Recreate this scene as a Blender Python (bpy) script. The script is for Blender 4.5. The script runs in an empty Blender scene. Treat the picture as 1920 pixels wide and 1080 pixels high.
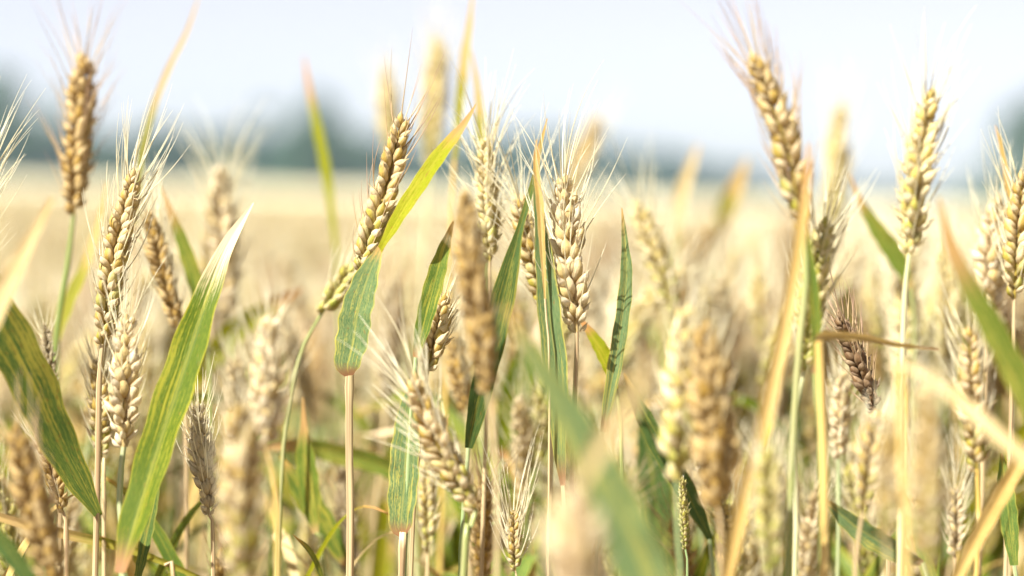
import bpy, math, random
import numpy as np
from mathutils import Vector, Matrix

random.seed(7); rng = np.random.default_rng(7)
R = math.radians
scene = bpy.context.scene
COL = scene.collection

# ------------------------------------------------------------------ camera
EYE = 0.90
FPX = 85.0 / 36.0 * 1920.0
PITCH, ROLL = R(2.24), R(1.64)
FOCUS = 1.20
cam_d = bpy.data.cameras.new("camera"); cam = bpy.data.objects.new("camera", cam_d)
COL.objects.link(cam); scene.camera = cam
cam_d.lens = 85; cam_d.sensor_width = 36
cam_d.clip_start = 0.02; cam_d.clip_end = 6000
CR = Matrix.Rotation(R(90) - PITCH, 3, 'X') @ Matrix.Rotation(ROLL, 3, 'Z')
cam.matrix_world = Matrix.Translation((0, 0, EYE)) @ CR.to_4x4()
cam_d.dof.use_dof = True; cam_d.dof.focus_distance = FOCUS; cam_d.dof.aperture_fstop = 3.4

# ------------------------------------------------------------------ sky, sun, exposure
SUN_EL, SUN_DIR = R(51), Vector((-0.72, -0.70, 0)).normalized()
w = bpy.data.worlds.new("World"); scene.world = w; w.use_nodes = True
nt = w.node_tree
sky = nt.nodes.new('ShaderNodeTexSky'); sky.sky_type = 'NISHITA'; sky.sun_disc = False
sky.sun_elevation = SUN_EL; sky.sun_rotation = math.atan2(SUN_DIR.x, SUN_DIR.y)
sky.air_density = 0.6; sky.dust_density = 0.6; sky.ozone_density = 1.0
bg = nt.nodes['Background']; bg.inputs['Strength'].default_value = 0.053
hs = nt.nodes.new('ShaderNodeHueSaturation'); hs.inputs['Saturation'].default_value = .30; hs.inputs['Hue'].default_value = .55      # thin high haze pales the blue
nt.links.new(sky.outputs[0], hs.inputs['Color']); nt.links.new(hs.outputs[0], bg.inputs['Color'])
sd = bpy.data.lights.new("sun", 'SUN'); sd.energy = 4.6; sd.angle = R(0.5); sd.color = (1, .975, .93)
sun = bpy.data.objects.new("sun", sd); COL.objects.link(sun)
sdir = Vector((SUN_DIR.x * math.cos(SUN_EL), SUN_DIR.y * math.cos(SUN_EL), math.sin(SUN_EL)))
sun.rotation_euler = sdir.to_track_quat('Z', 'Y').to_euler(); sun.location = sdir * 30
vs = scene.view_settings
scene.display_settings.display_device = 'sRGB'
vs.view_transform = 'Standard'; vs.look = 'None'; vs.gamma = 1; vs.use_curve_mapping = False
vs.exposure = 1.62
scene.cycles.use_denoising = True
scene.cycles.max_bounces = 8; scene.cycles.transmission_bounces = 4; scene.cycles.volume_bounces = 0
scene.cycles.diffuse_bounces = 6
scene.cycles.sample_clamp_indirect = 6

# ------------------------------------------------------------------ helpers
def P(x, y, D):
    v = CR @ Vector(((x - 960) / FPX, -(y - 540) / FPX, -1.0)) * D
    return np.array((v.x, v.y, v.z + EYE))
def depth(D):
    """distance at which a plant has the softness estimated for it (estimates were made for f/2.8)"""
    return FOCUS / (1 - 1.21 * (D - FOCUS) / D)
VIEW = np.array(CR @ Vector((0, 0, 1)))      # towards the camera
def nrm(v):
    v = np.asarray(v, float); n = np.linalg.norm(v)
    return v / n if n > 1e-12 else v

class MB:
    """collects quad patches with a colour attribute and a uv and links them as one mesh object"""
    def __init__(s): s.v = []; s.f = []; s.c = []; s.u = []; s.n = 0
    def add(s, v, f, c=None, u=None):
        v = np.asarray(v, float); k = len(v)
        s.v.append(v); s.f.append(np.asarray(f, int) + s.n); s.n += k
        s.c.append(np.zeros((k, 4)) if c is None else np.broadcast_to(np.asarray(c, float), (k, 4)))
        s.u.append(np.zeros((k, 2)) if u is None else np.asarray(u, float))
    def mesh(s, name, off=None):
        v = np.concatenate(s.v); f = np.concatenate(s.f); c = np.concatenate(s.c); u = np.concatenate(s.u)
        if off is not None: v = v - np.asarray(off)
        me = bpy.data.meshes.new(name)
        me.vertices.add(len(v)); me.vertices.foreach_set('co', v.astype(np.float32).ravel())
        me.loops.add(f.size); me.loops.foreach_set('vertex_index', f.astype(np.int32).ravel())
        me.polygons.add(len(f))
        me.polygons.foreach_set('loop_start', (np.arange(len(f)) * 4).astype(np.int32))
        me.polygons.foreach_set('loop_total', np.full(len(f), 4, np.int32))
        me.polygons.foreach_set('use_smooth', np.ones(len(f), bool))
        me.update(calc_edges=True)
        a = me.color_attributes.new('tone', 'FLOAT_COLOR', 'POINT'); a.data.foreach_set('color', c.astype(np.float32).ravel())
        l = me.uv_layers.new(name='uv'); l.data.foreach_set('uv', u[f.ravel()].astype(np.float32).ravel())
        return me
    def build(s, name, mat, parent=None, off=None, link=True):
        me = s.mesh(name, off); me.materials.append(mat)
        o = bpy.data.objects.new(name, me)
        if link: COL.objects.link(o)
        if parent is not None: o.parent = parent
        return o

def grid_faces(nr, nc, wrap):
    i = np.arange(nr - 1)[:, None]; j = np.arange(nc if wrap else nc - 1)[None, :]
    a = i * nc + j; b = i * nc + (j + 1) % nc
    return np.stack([a, b, b + nc, a + nc], -1).reshape(-1, 4)

def catmull(pts, n):
    """smooth curve through the rows of pts (any width), n samples by length"""
    p = np.asarray(pts, float)
    if len(p) == 2: return p[0] + (p[1] - p[0]) * np.linspace(0, 1, n)[:, None]
    q = np.vstack([2 * p[0] - p[1], p, 2 * p[-1] - p[-2]])
    out = []
    for k in range(1, len(q) - 2):
        t = np.linspace(0, 1, 16, endpoint=False)[:, None]
        a, b, c, d = q[k - 1], q[k], q[k + 1], q[k + 2]
        out.append(.5 * (2 * b + (c - a) * t + (2 * a - 5 * b + 4 * c - d) * t ** 2 + (3 * b - a - 3 * c + d) * t ** 3))
    out = np.vstack(out + [p[-1:]])
    s = np.concatenate([[0], np.cumsum(np.linalg.norm(np.diff(out[:, :3], axis=0), axis=1))])
    x = np.linspace(0, s[-1], n)
    return np.stack([np.interp(x, s, out[:, k]) for k in range(out.shape[1])], 1)

def tangents(p):
    t = np.gradient(p, axis=0)
    return t / np.maximum(np.linalg.norm(t, axis=1, keepdims=True), 1e-12)

def tube(mb, p, rad, seg=8, col=(0, 0, 0, 1)):
    p = np.asarray(p, float); t = tangents(p); n = len(p)
    ref = np.array((0.3, 1, 0.1)); a = np.cross(t, ref); a /= np.maximum(np.linalg.norm(a, axis=1, keepdims=True), 1e-9)
    b = np.cross(t, a); ph = np.linspace(0, 2 * math.pi, seg, endpoint=False)
    rad = np.broadcast_to(rad, (n,))
    v = p[:, None, :] + rad[:, None, None] * (np.cos(ph)[None, :, None] * a[:, None, :] + np.sin(ph)[None, :, None] * b[:, None, :])
    u = np.stack(np.broadcast_arrays(np.linspace(0, 1, n)[:, None], (ph / (2 * math.pi))[None, :]), -1).reshape(-1, 2)
    mb.add(v.reshape(-1, 3), grid_faces(n, seg, True), col, u)

def ribbon(mb, p, wid, wd, fold=0.25, nc=7, wav=0.0, curl=0.0):
    """leaf blade: centre line p, full widths, unit width vectors; folded along the midrib"""
    p = np.asarray(p, float); n = len(p); t = tangents(p)
    wd = wd - (wd * t).sum(1, keepdims=True) * t
    wd /= np.maximum(np.linalg.norm(wd, axis=1, keepdims=True), 1e-9)
    nn = np.cross(wd, t)
    q = np.linspace(-1, 1, nc)
    s = np.linspace(0, 1, n)
    wob = wav * np.sin(s * 23 + random.random() * 6)[:, None] * q[None, :] ** 2 + wav * .7 * np.sin(s * 37 + random.random() * 6)[:, None] * q[None, :]
    off = (fold * np.abs(q)[None, :] - curl * q[None, :] ** 2 + wob) * (wid / 2)[:, None]
    edge = 1 + 0.05 * np.sin(s * 41 + random.random() * 6)
    v = p[:, None, :] + (q[None, :] * (wid * edge / 2)[:, None])[..., None] * wd[:, None, :] + off[..., None] * nn[:, None, :]
    u = np.stack(np.broadcast_arrays(s[:, None], ((q + 1) / 2)[None, :]), -1).reshape(-1, 2)
    mb.add(v.reshape(-1, 3), grid_faces(n, nc, False), None, u)

# ------------------------------------------------------------------ materials
class NT:
    def __init__(s, name):
        s.m = bpy.data.materials.new(name); s.m.use_nodes = True; s.t = s.m.node_tree
        s.t.nodes.clear(); s.out = s.t.nodes.new('ShaderNodeOutputMaterial')
    def n(s, typ, ins=None, **kw):
        o = s.t.nodes.new(typ)
        for k, v in kw.items(): setattr(o, k, v)
        for k, v in (ins or {}).items():
            if hasattr(v, 'is_linked') or isinstance(v, bpy.types.NodeSocket): s.t.links.new(v, o.inputs[k])
            else: o.inputs[k].default_value = v
        return o
    def math(s, op, a, b=0.0, clamp=False):
        return s.n('ShaderNodeMath', {0: a, 1: b}, operation=op, use_clamp=clamp).outputs[0]
    def mix(s, f, a, b):
        o = s.n('ShaderNodeMix', data_type='RGBA')
        for sock, v in ((o.inputs[0], f), (o.inputs[6], a), (o.inputs[7], b)):
            if isinstance(v, bpy.types.NodeSocket): s.t.links.new(v, sock)
            else: sock.default_value = v if isinstance(v, (int, float)) else (*v[:3], 1)
        return o.outputs[2]
    def step(s, v, lo, hi):
        return s.n('ShaderNodeMapRange', {0: v, 1: lo, 2: hi, 3: 0.0, 4: 1.0}, interpolation_type='SMOOTHSTEP').outputs[0]
    def noise(s, vec, scale, w=None, detail=2.0):
        o = s.n('ShaderNodeTexNoise', {'Vector': vec, 'Scale': scale, 'Detail': detail}, noise_dimensions='4D' if w is not None else '3D')
        if w is not None: s.t.links.new(w, o.inputs['W'])
        return o.outputs[0]
    def surf(s, col, rough, trans, bump=None, bstr=.3, bdist=.0005, tcol=None, spec=.5):
        b = s.n('ShaderNodeBsdfPrincipled', {'Base Color': col, 'Roughness': rough, 'Specular IOR Level': spec})
        if bump is not None:
            bn = s.n('ShaderNodeBump', {'Height': bump, 'Strength': bstr, 'Distance': bdist})
            s.t.links.new(bn.outputs[0], b.inputs['Normal'])
        if trans:
            tr = s.n('ShaderNodeBsdfTranslucent', {'Color': tcol if tcol is not None else col})
            mx = s.n('ShaderNodeMixShader', {0: trans, 1: b.outputs[0], 2: tr.outputs[0]})
            s.t.links.new(mx.outputs[0], s.out.inputs[0])
        else: s.t.links.new(b.outputs[0], s.out.inputs[0])
        return s.m

def leaf_mat(name, main, alt, stripe, tip, tip0=.8, base=None, speck=.5, trans=.35, yellow=.5):
    """main/alt: the two greens; stripe: chlorotic streaks; tip: dead colour beyond tip0 of the length"""
    k = NT(name)
    uv = k.n('ShaderNodeUVMap', uv_map='uv').outputs[0]
    rnd = k.n('ShaderNodeObjectInfo').outputs['Random']
    W = k.math('MULTIPLY', rnd, 40.0)
    sx = k.n('ShaderNodeSeparateXYZ', {0: uv})
    U, V = sx.outputs[0], sx.outputs[1]
    st = k.n('ShaderNodeMapping', {'Vector': uv, 'Scale': (1.6, 17, 1)}).outputs[0]
    st2 = k.n('ShaderNodeMapping', {'Vector': uv, 'Scale': (3.0, 3.5, 1)}).outputs[0]
    fine = k.n('ShaderNodeMapping', {'Vector': uv, 'Scale': (22, 60, 1)}).outputs[0]
    n1 = k.noise(st, 1.0, W, 3); n2 = k.noise(st2, 1.0, W, 2); n3 = k.noise(fine, 1.0, W, 2)
    n4 = k.noise(k.n('ShaderNodeMapping', {'Vector': uv, 'Scale': (55, 34, 1)}).outputs[0], 1.0, W, 2)
    n1 = k.math('ADD', n1, k.math('MULTIPLY', k.math('SUBTRACT', n4, .5), .34))
    c = k.mix(k.step(k.math('ADD', k.math('MULTIPLY', n3, .6), k.math('MULTIPLY', n4, .4)), .40, .60), main, alt)
    c = k.mix(k.math('MULTIPLY', k.step(k.math('ADD', k.math('MULTIPLY', n1, .6), k.math('MULTIPLY', n2, .5)), .62 - .16 * yellow, .74 - .16 * yellow), .68), c, stripe)
    mid = k.math('ABSOLUTE', k.math('SUBTRACT', V, .5))

    c = k.mix(k.math('MULTIPLY', k.math('SUBTRACT', 1.0, k.step(mid, .0, .06)), .35), c, stripe)
    # yellowing margins
    edge = k.step(k.math('ADD', mid, k.math('MULTIPLY', n1, .12)), .50, .56)
    c = k.mix(k.math('MULTIPLY', edge, .75), c, stripe)
    # rust flecks
    sp = k.n('ShaderNodeMapping', {'Vector': uv, 'Scale': (42, 13, 1)}).outputs[0]
    ns = k.noise(sp, 1.0, W, 2)
    c = k.mix(k.math('MULTIPLY', k.step(ns, .62, .70), speck), c, (.30, .13, .03))
    # dead tip, ragged
    tt = k.step(k.math('ADD', U, k.math('MULTIPLY', k.math('SUBTRACT', n1, .5), .30)), tip0 - .08, tip0 + .10)
    c = k.mix(tt, c, k.mix(n3, tip, tuple(min(1, x * 1.5) for x in tip)))
    if base: c = k.mix(k.math('SUBTRACT', 1.0, k.step(k.math('ADD', U, k.math('MULTIPLY', k.math('SUBTRACT', n1, .5), .10)), .0, .11)), c, base)
    ridge = k.n('ShaderNodeTexWave', {'Vector': k.n('ShaderNodeMapping', {'Vector': uv, 'Scale': (0, 1, 0)}).outputs[0], 'Scale': 4.2}, bands_direction='Y').outputs['Fac']
    return k.surf(c, .55, trans, k.math('ADD', ridge, k.math('MULTIPLY', n3, .6)), .16, .0005, spec=.14)

LEAF = {
 'tan': leaf_mat('leaf_tan', (.40, .29, .12), (.52, .40, .19), (.60, .46, .24), (.36, .2, .08), .95, None, .25, trans=.2),
 'green': leaf_mat('leaf_green', (.070, .128, .018), (.13, .190, .032), (.42, .37, .05), (.45, .27, .08), .88, (.42, .24, .10), .35),
 'bluegreen': leaf_mat('leaf_bluegreen', (.095, .165, .060), (.185, .245, .095), (.50, .44, .09), (.50, .30, .10), .92, (.30, .15, .07), .5, yellow=.35),
 'lush': leaf_mat('leaf_lush', (.062, .105, .005), (.115, .155, .010), (.34, .31, .025), (.62, .48, .30), .78, (.35, .18, .08), .35, yellow=.35),
 'striped': leaf_mat('leaf_striped', (.085, .155, .035), (.17, .235, .045), (.54, .47, .075), (.46, .28, .06), .95, None, .45, yellow=.32),
 'yellow': leaf_mat('leaf_yellow', (.25, .28, .008), (.35, .36, .018), (.48, .42, .04), (.48, .25, .09), .76, None, .75, trans=.45),
 'bicolour': leaf_mat('leaf_half_dead', (.20, .21, .02), (.28, .27, .035), (.50, .38, .07), (.42, .29, .11), .48, None, .5),
 'tipburn': leaf_mat('leaf_brown_tip', (.10, .155, .02), (.16, .21, .03), (.42, .35, .06), (.36, .22, .08), .70, (.45, .3, .12), .45),
 'dry': leaf_mat('leaf_dry', (.52, .38, .15), (.66, .51, .25), (.74, .60, .34), (.50, .30, .10), .90, None, .25, trans=.28),
 'rust': leaf_mat('leaf_rust', (.44, .28, .075), (.54, .37, .12), (.62, .46, .19), (.45, .26, .10), .90, None, .3, trans=.28),
 'dark': leaf_mat('leaf_dark', (.050, .100, .022), (.095, .150, .04), (.32, .29, .05), (.40, .26, .08), .90, None, .4, yellow=.4),
}

def stem_mat(name, top, low, streak, fade=(.10, .55)):
    k = NT(name)
    uv = k.n('ShaderNodeUVMap', uv_map='uv').outputs[0]
    U = k.n('ShaderNodeSeparateXYZ', {0: uv}).outputs[0]
    W = k.math('MULTIPLY', k.n('ShaderNodeObjectInfo').outputs['Random'], 40.0)
    n1 = k.noise(k.n('ShaderNodeMapping', {'Vector': uv, 'Scale': (9, 5, 1)}).outputs[0], 1.0, W, 3)
    n2 = k.noise(k.n('ShaderNodeMapping', {'Vector': uv, 'Scale': (7, 9, 1)}).outputs[0], 1.0, W, 3)
    c = k.mix(k.step(k.math('ADD', U, k.math('MULTIPLY', k.math('SUBTRACT', n1, .5), .25)), *fade), top, low)
    c = k.mix(k.math('MULTIPLY', k.step(n2, .46, .60), .85), c, streak)  # lengthwise streaks; on straw their strength also stands in for its shaded side
    return k.surf(c, .42, .08, n2, .3, .0004)
STEM = {
 'straw': stem_mat('stem_straw', (.58, .46, .24), (.64, .52, .31), (.32, .19, .10)),
 'gold': stem_mat('stem_gold', (.60, .40, .10), (.58, .36, .08), (.66, .50, .20)),
 'green': stem_mat('stem_green', (.19, .25, .055), (.44, .41, .17), (.46, .42, .20)),
 'pale': stem_mat('stem_pale', (.50, .50, .25), (.60, .56, .34), (.70, .62, .40)),
 'jade': stem_mat('stem_jade', (.24, .33, .13), (.34, .40, .19), (.48, .48, .26)),
}

def ear_mat(name, gold, pale, base, dark=.0, low_green=None, trans=.26):
    """tone.r random per husk, tone.g along the husk, tone.b 0 glume / 1 lemma, tone.a along the ear"""
    k = NT(name)
    t = k.n('ShaderNodeSeparateColor', {0: k.n('ShaderNodeAttribute', attribute_name='tone').outputs[0]})
    al = k.n('ShaderNodeAttribute', attribute_name='tone').outputs['Alpha']
    r, g, b = t.outputs[0], t.outputs[1], t.outputs[2]
    pos = k.n('ShaderNodeTexCoord').outputs['Object']
    n1 = k.noise(pos, 420.0, None, 3)
    uv = k.n('ShaderNodeUVMap', uv_map='uv').outputs[0]
    nerve = k.noise(k.n('ShaderNodeMapping', {'Vector': uv, 'Scale': (2.5, 22, 1)}).outputs[0], 1.0, None, 2)
    c = k.mix(k.step(k.math('SUBTRACT', k.math('ADD', r, k.math('MULTIPLY', n1, .5)), k.math('MULTIPLY', b, .45)), .25, 1.05), gold, pale)
    c = k.mix(k.math('MULTIPLY', k.math('SUBTRACT', 1.0, k.step(g, .05, .45)), .70), c, base)
    if low_green:
        lg = k.math('MULTIPLY', k.math('SUBTRACT', 1.0, k.step(al, .05, .6)), k.math('MULTIPLY', b, k.step(k.math('ADD', r, n1), .55, 1.0)))
        c = k.mix(k.math('MULTIPLY', lg, .85), c, low_green)
    c = k.mix(k.math('MULTIPLY', k.step(g, .72, .98), .7), c, pale)
    c = k.mix(k.math('MULTIPLY', k.math('SUBTRACT', 1.0, b), .82), c, pale)
    vs = k.n('ShaderNodeSeparateXYZ', {0: uv}).outputs[1]
    kl = k.math('ABSOLUTE', k.math('SUBTRACT', vs, .25))
    c = k.mix(k.math('MULTIPLY', k.math('MULTIPLY', k.step(kl, .10, .22), b), .45), c, pale)
    gm = k.step(k.math('ABSOLUTE', k.math('SUBTRACT', vs, .5)), .36, .48)
    c = k.mix(k.math('MULTIPLY', k.math('MULTIPLY', gm, k.math('SUBTRACT', 1.0, b)), .85), c, base)
    c = k.mix(k.math('MULTIPLY', k.step(nerve, .52, .68), .30), c, tuple(x * .55 for x in gold))
    n5 = k.noise(pos, 1300.0, None, 2)
    c = k.mix(k.math('MULTIPLY', k.step(n5, .58, .70), .40), c, tuple(x * .45 for x in gold))
    if dark: c = k.mix(k.math('MULTIPLY', k.step(k.math('ADD', k.math('MULTIPLY', r, .6), n1), .5, .85), dark), c, (.13, .07, .035))
    return k.surf(c, .43, trans, k.math('ADD', nerve, k.math('MULTIPLY', n1, .5)), .8, .0007, spec=.35)
EAR = {
 'gold': ear_mat('ear_gold', (.53, .36, .085), (.84, .70, .43), (.29, .155, .028), low_green=(.37, .37, .035)),
 'pale': ear_mat('ear_pale', (.66, .50, .21), (.87, .76, .53), (.45, .29, .10)),
 'cream': ear_mat('ear_cream', (.66, .51, .15), (.88, .78, .49), (.45, .31, .07), low_green=(.44, .44, .06)),
 'brown': ear_mat('ear_brown', (.43, .265, .055), (.70, .53, .26), (.24, .125, .03)),
 'dark': ear_mat('ear_dark', (.30, .175, .075), (.60, .45, .27), (.16, .085, .04), dark=.55),
 'grey': ear_mat('ear_grey', (.50, .40, .21), (.72, .62, .42), (.32, .22, .10), dark=.12),
 'green': ear_mat('ear_green', (.50, .45, .08), (.78, .66, .34), (.29, .28, .04), low_green=(.32, .37, .04)),
}
def awn_mat(name, c0, c1):
    k = NT(name)
    uv = k.n('ShaderNodeUVMap', uv_map='uv').outputs[0]
    U = k.n('ShaderNodeSeparateXYZ', {0: uv}).outputs[0]
    r = k.n('ShaderNodeSeparateColor', {0: k.n('ShaderNodeAttribute', attribute_name='tone').outputs[0]}).outputs[0]
    return k.surf(k.mix(k.step(k.math('ADD', U, k.math('MULTIPLY', r, .8)), .3, 1.4), c0, c1), .4, .25)
AWN = {'pale': awn_mat('awn_pale', (.76, .68, .42), (.88, .82, .60)), 'tan': awn_mat('awn_tan', (.66, .50, .26), (.50, .33, .22)),
       'red': awn_mat('awn_red', (.62, .44, .22), (.42, .20, .14))}

# ------------------------------------------------------------------ one husk, one ear
def husk_template(nr, ns, glume):
    """lemma: plump closed husk with a beak; glume: open papery half shell, pointed"""
    u = np.linspace(0, 1, nr)
    prof = np.sin(math.pi * u ** .74) ** .85 * (1 - .25 * u ** 3)
    bk = np.clip((u - .62) / .38, 0, 1); prof = prof * (1 - .55 * np.sin(bk * math.pi) ** 2)
    prof[0] = .25; prof[-1] = .03
    if glume:
        ph = np.linspace(R(-22), R(202), ns); sx, sy, bulge = .58, .46, .13
    else:
        ph = np.linspace(0, 2 * math.pi, ns, endpoint=False); sx, sy, bulge = .5, .44, .10
    keel = 1 + (.30 if glume else .16) * np.clip(np.sin(ph), 0, 1) ** 8
    x = prof[:, None] * np.cos(ph)[None, :] * sx
    y = prof[:, None] * np.sin(ph)[None, :] * keel[None, :] * sy
    y = y + (bulge * np.sin(math.pi * u) + (.22 * u ** 4 if glume else -.10 * u ** 3))[:, None]
    z = np.broadcast_to(u[:, None], x.shape)
    vv = (ph / (2 * math.pi)) % 1 if not glume else np.linspace(0, 1, ns)
    uv = np.stack(np.broadcast_arrays(u[:, None], vv[None, :]), -1).reshape(-1, 2)
    return np.stack([x, y, z], -1).reshape(-1, 3), grid_faces(nr, ns, not glume), uv
HUSK = {(q, g): husk_template(12 if q == 2 else 8 if q == 1 else 5, 12 if q == 2 else 8 if q == 1 else 5, g) for q in (0, 1, 2) for g in (0, 1)}

def husk(mb, q, g, org, d, outw, ln, wd, pos, rnd):
    v, f, uv = HUSK[(q, g)]
    z = nrm(d); y = nrm(outw - np.dot(outw, z) * z); x = np.cross(y, z)
    p = org + v[:, :1] * wd * x + v[:, 1:2] * wd * y + v[:, 2:] * ln * z
    c = np.stack([np.full(len(v), rnd), v[:, 2], np.full(len(v), 0. if g else 1.), np.full(len(v), pos)], 1)
    mb.add(p, f, c, uv)

def awn(mb, org, d0, d1, ln, r, q, rnd):
    n = 9 if q else 5
    s = np.linspace(0, 1, n)[:, None]
    d = nrm(d0) * (1 - s) + nrm(d1) * s
    p = org + np.vstack([np.zeros((1, 3)), np.cumsum((d[:-1] + d[1:]) / 2, axis=0)]) * ln / (n - 1)
    tube(mb, p, r * (1.25 - 1.05 * np.linspace(0, 1, n)), 4 if q else 3, (rnd, 0, 0, 1))

def ear_parts(axis, W, roll, q, awn_len, spread=.30, awn_r=.00025, face=VIEW, awn_lean=None, awn_p=1.0):
    """returns (rachis MB, [spikelet MBs], beard MB); axis = points base -> tip"""
    ax = catmull(axis, 40); T = tangents(ax)
    s = np.concatenate([[0], np.cumsum(np.linalg.norm(np.diff(ax, axis=0), axis=1))]); L = s[-1]
    k = .88 * W / .0155; pitch = .0041 * k * random.uniform(.92, 1.1); fl = .0146 * k; twist = random.gauss(0, .35)
    rach = MB(); tube(rach, ax[:38], np.linspace(.0011, .0006, 38) * k, 6, (.3, .3, 1, .3))
    beard = MB(); spk = []
    n = max(5, int((L - fl * .75) / pitch))
    for i in range(n + 1):
        f = i / n; si = f * (L - fl * .8)
        o = np.array([np.interp(si, s, ax[:, a]) for a in range(3)]); t = nrm(np.array([np.interp(si, s, T[:, a]) for a in range(3)]))
        r0 = nrm(np.cross(t, face)); f0 = nrm(np.cross(r0, t))
        rl = roll + random.gauss(0, .14) + twist * (f - .5)
        X = math.cos(rl) * r0 + math.sin(rl) * f0; Y = nrm(np.cross(t, X))
        sd = 1 if i % 2 else -1
        sc = (.62 + .38 * min(1, f / .22)) * (1 - .36 * max(0, (f - .62) / .38)) * random.uniform(.92, 1.08)
        mb = MB(); last = i == n
        ks = k * sc
        org = o + X * sd * .0013 * ks * (0 if last else 1)
        def go(a, b, dz, ln, wd, g):
            a += random.gauss(0, .10); b += random.gauss(0, .09)
            d = nrm(t * 1.0 + X * sd * math.tan(b) + Y * math.tan(a))
            ow = nrm(X * sd * (.9 if not last else .1) + Y * (1.1 * np.sign(a) if abs(a) > .15 else 0) + .001 * X)
            ob = org + t * dz * ks + Y * math.sin(a) * .0032 * ks
            r = random.random()
            if random.random() < .05 and not last: return None
            husk(mb, q, g, ob, d, ow, fl * ln * sc, .0059 * wd * ks, f, r)
            return ob + d * fl * ln * sc * .97, d, r
        bb = .06 if last else .30
        for a in (-.60, .60): go(a, bb + random.uniform(.20, .46), -.0004, random.uniform(.66, .95), random.uniform(.62, .84), 1)
        tips = [go(a, bb + random.uniform(-.08, .12), .0012, random.uniform(.92, 1.08), 1.0, 0) for a in (-.36, .36)]
        if q or i % 2: tips.append(go(0., bb + .04, .0034, .95, .98, 0))
        spk.append(mb)
        for tip_ in tips * 2:
            if tip_ is None: continue
            tp, d, r = tip_
            if random.random() > awn_p * (.80 if q else .6): continue
            e = t + nrm(d - t * np.dot(d, t)) * spread * random.uniform(.1, 1.35) + rng.normal(0, .12, 3)
            if awn_lean is not None: e = e + np.asarray(awn_lean) * random.uniform(.4, 1.2)
            awn(beard, tp - d * .001, d, e, awn_len * random.uniform(.55, 1.1) * (.6 + .4 * f), awn_r * (1 if q else 1.15), q, r)
    return rach, spk, beard

# ------------------------------------------------------------------ hero plants, placed where they stand
def thing(name, label, cat, loc, group=None):
    o = bpy.data.objects.new(name, None); COL.objects.link(o); o.location = loc; o.empty_display_size = .02
    o['label'] = label; o['category'] = cat
    if group: o['group'] = group
    return o

def leaf_obj(root, foot, pts, D, mat, tw=0., fold=.25, curl=0., wav=.05, n=44):
    """pts = (x, y, width px) base -> tip; D one depth or (base depth, tip depth); tw twist degrees or (base, tip)"""
    D0, D1 = [depth(q) for q in (D if isinstance(D, tuple) else (D, D))]
    t0, t1 = tw if isinstance(tw, tuple) else (tw, tw)
    m = len(pts); rows = []
    for i, (x, y, wpx) in enumerate(pts):
        d = D0 + (D1 - D0) * i / (m - 1)
        rows.append(np.append(P(x, y, d), wpx * d / FPX))
    c = catmull(rows, n); p = c[:, :3]; wid = np.maximum(c[:, 3], .00015)
    t = tangents(p)
    side = np.cross(t, VIEW); side /= np.linalg.norm(side, axis=1, keepdims=True)
    a = np.radians(np.linspace(t0, t1, n))[:, None]
    wd = np.cos(a) * side + np.sin(a) * VIEW[None, :]
    wid = wid / np.maximum(np.abs(np.cos(a[:, 0])), .35)
    mb = MB(); ribbon(mb, p, wid, wd, fold, 9, wav, curl)
    return mb.build('leaf', LEAF[mat], root, foot)

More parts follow.
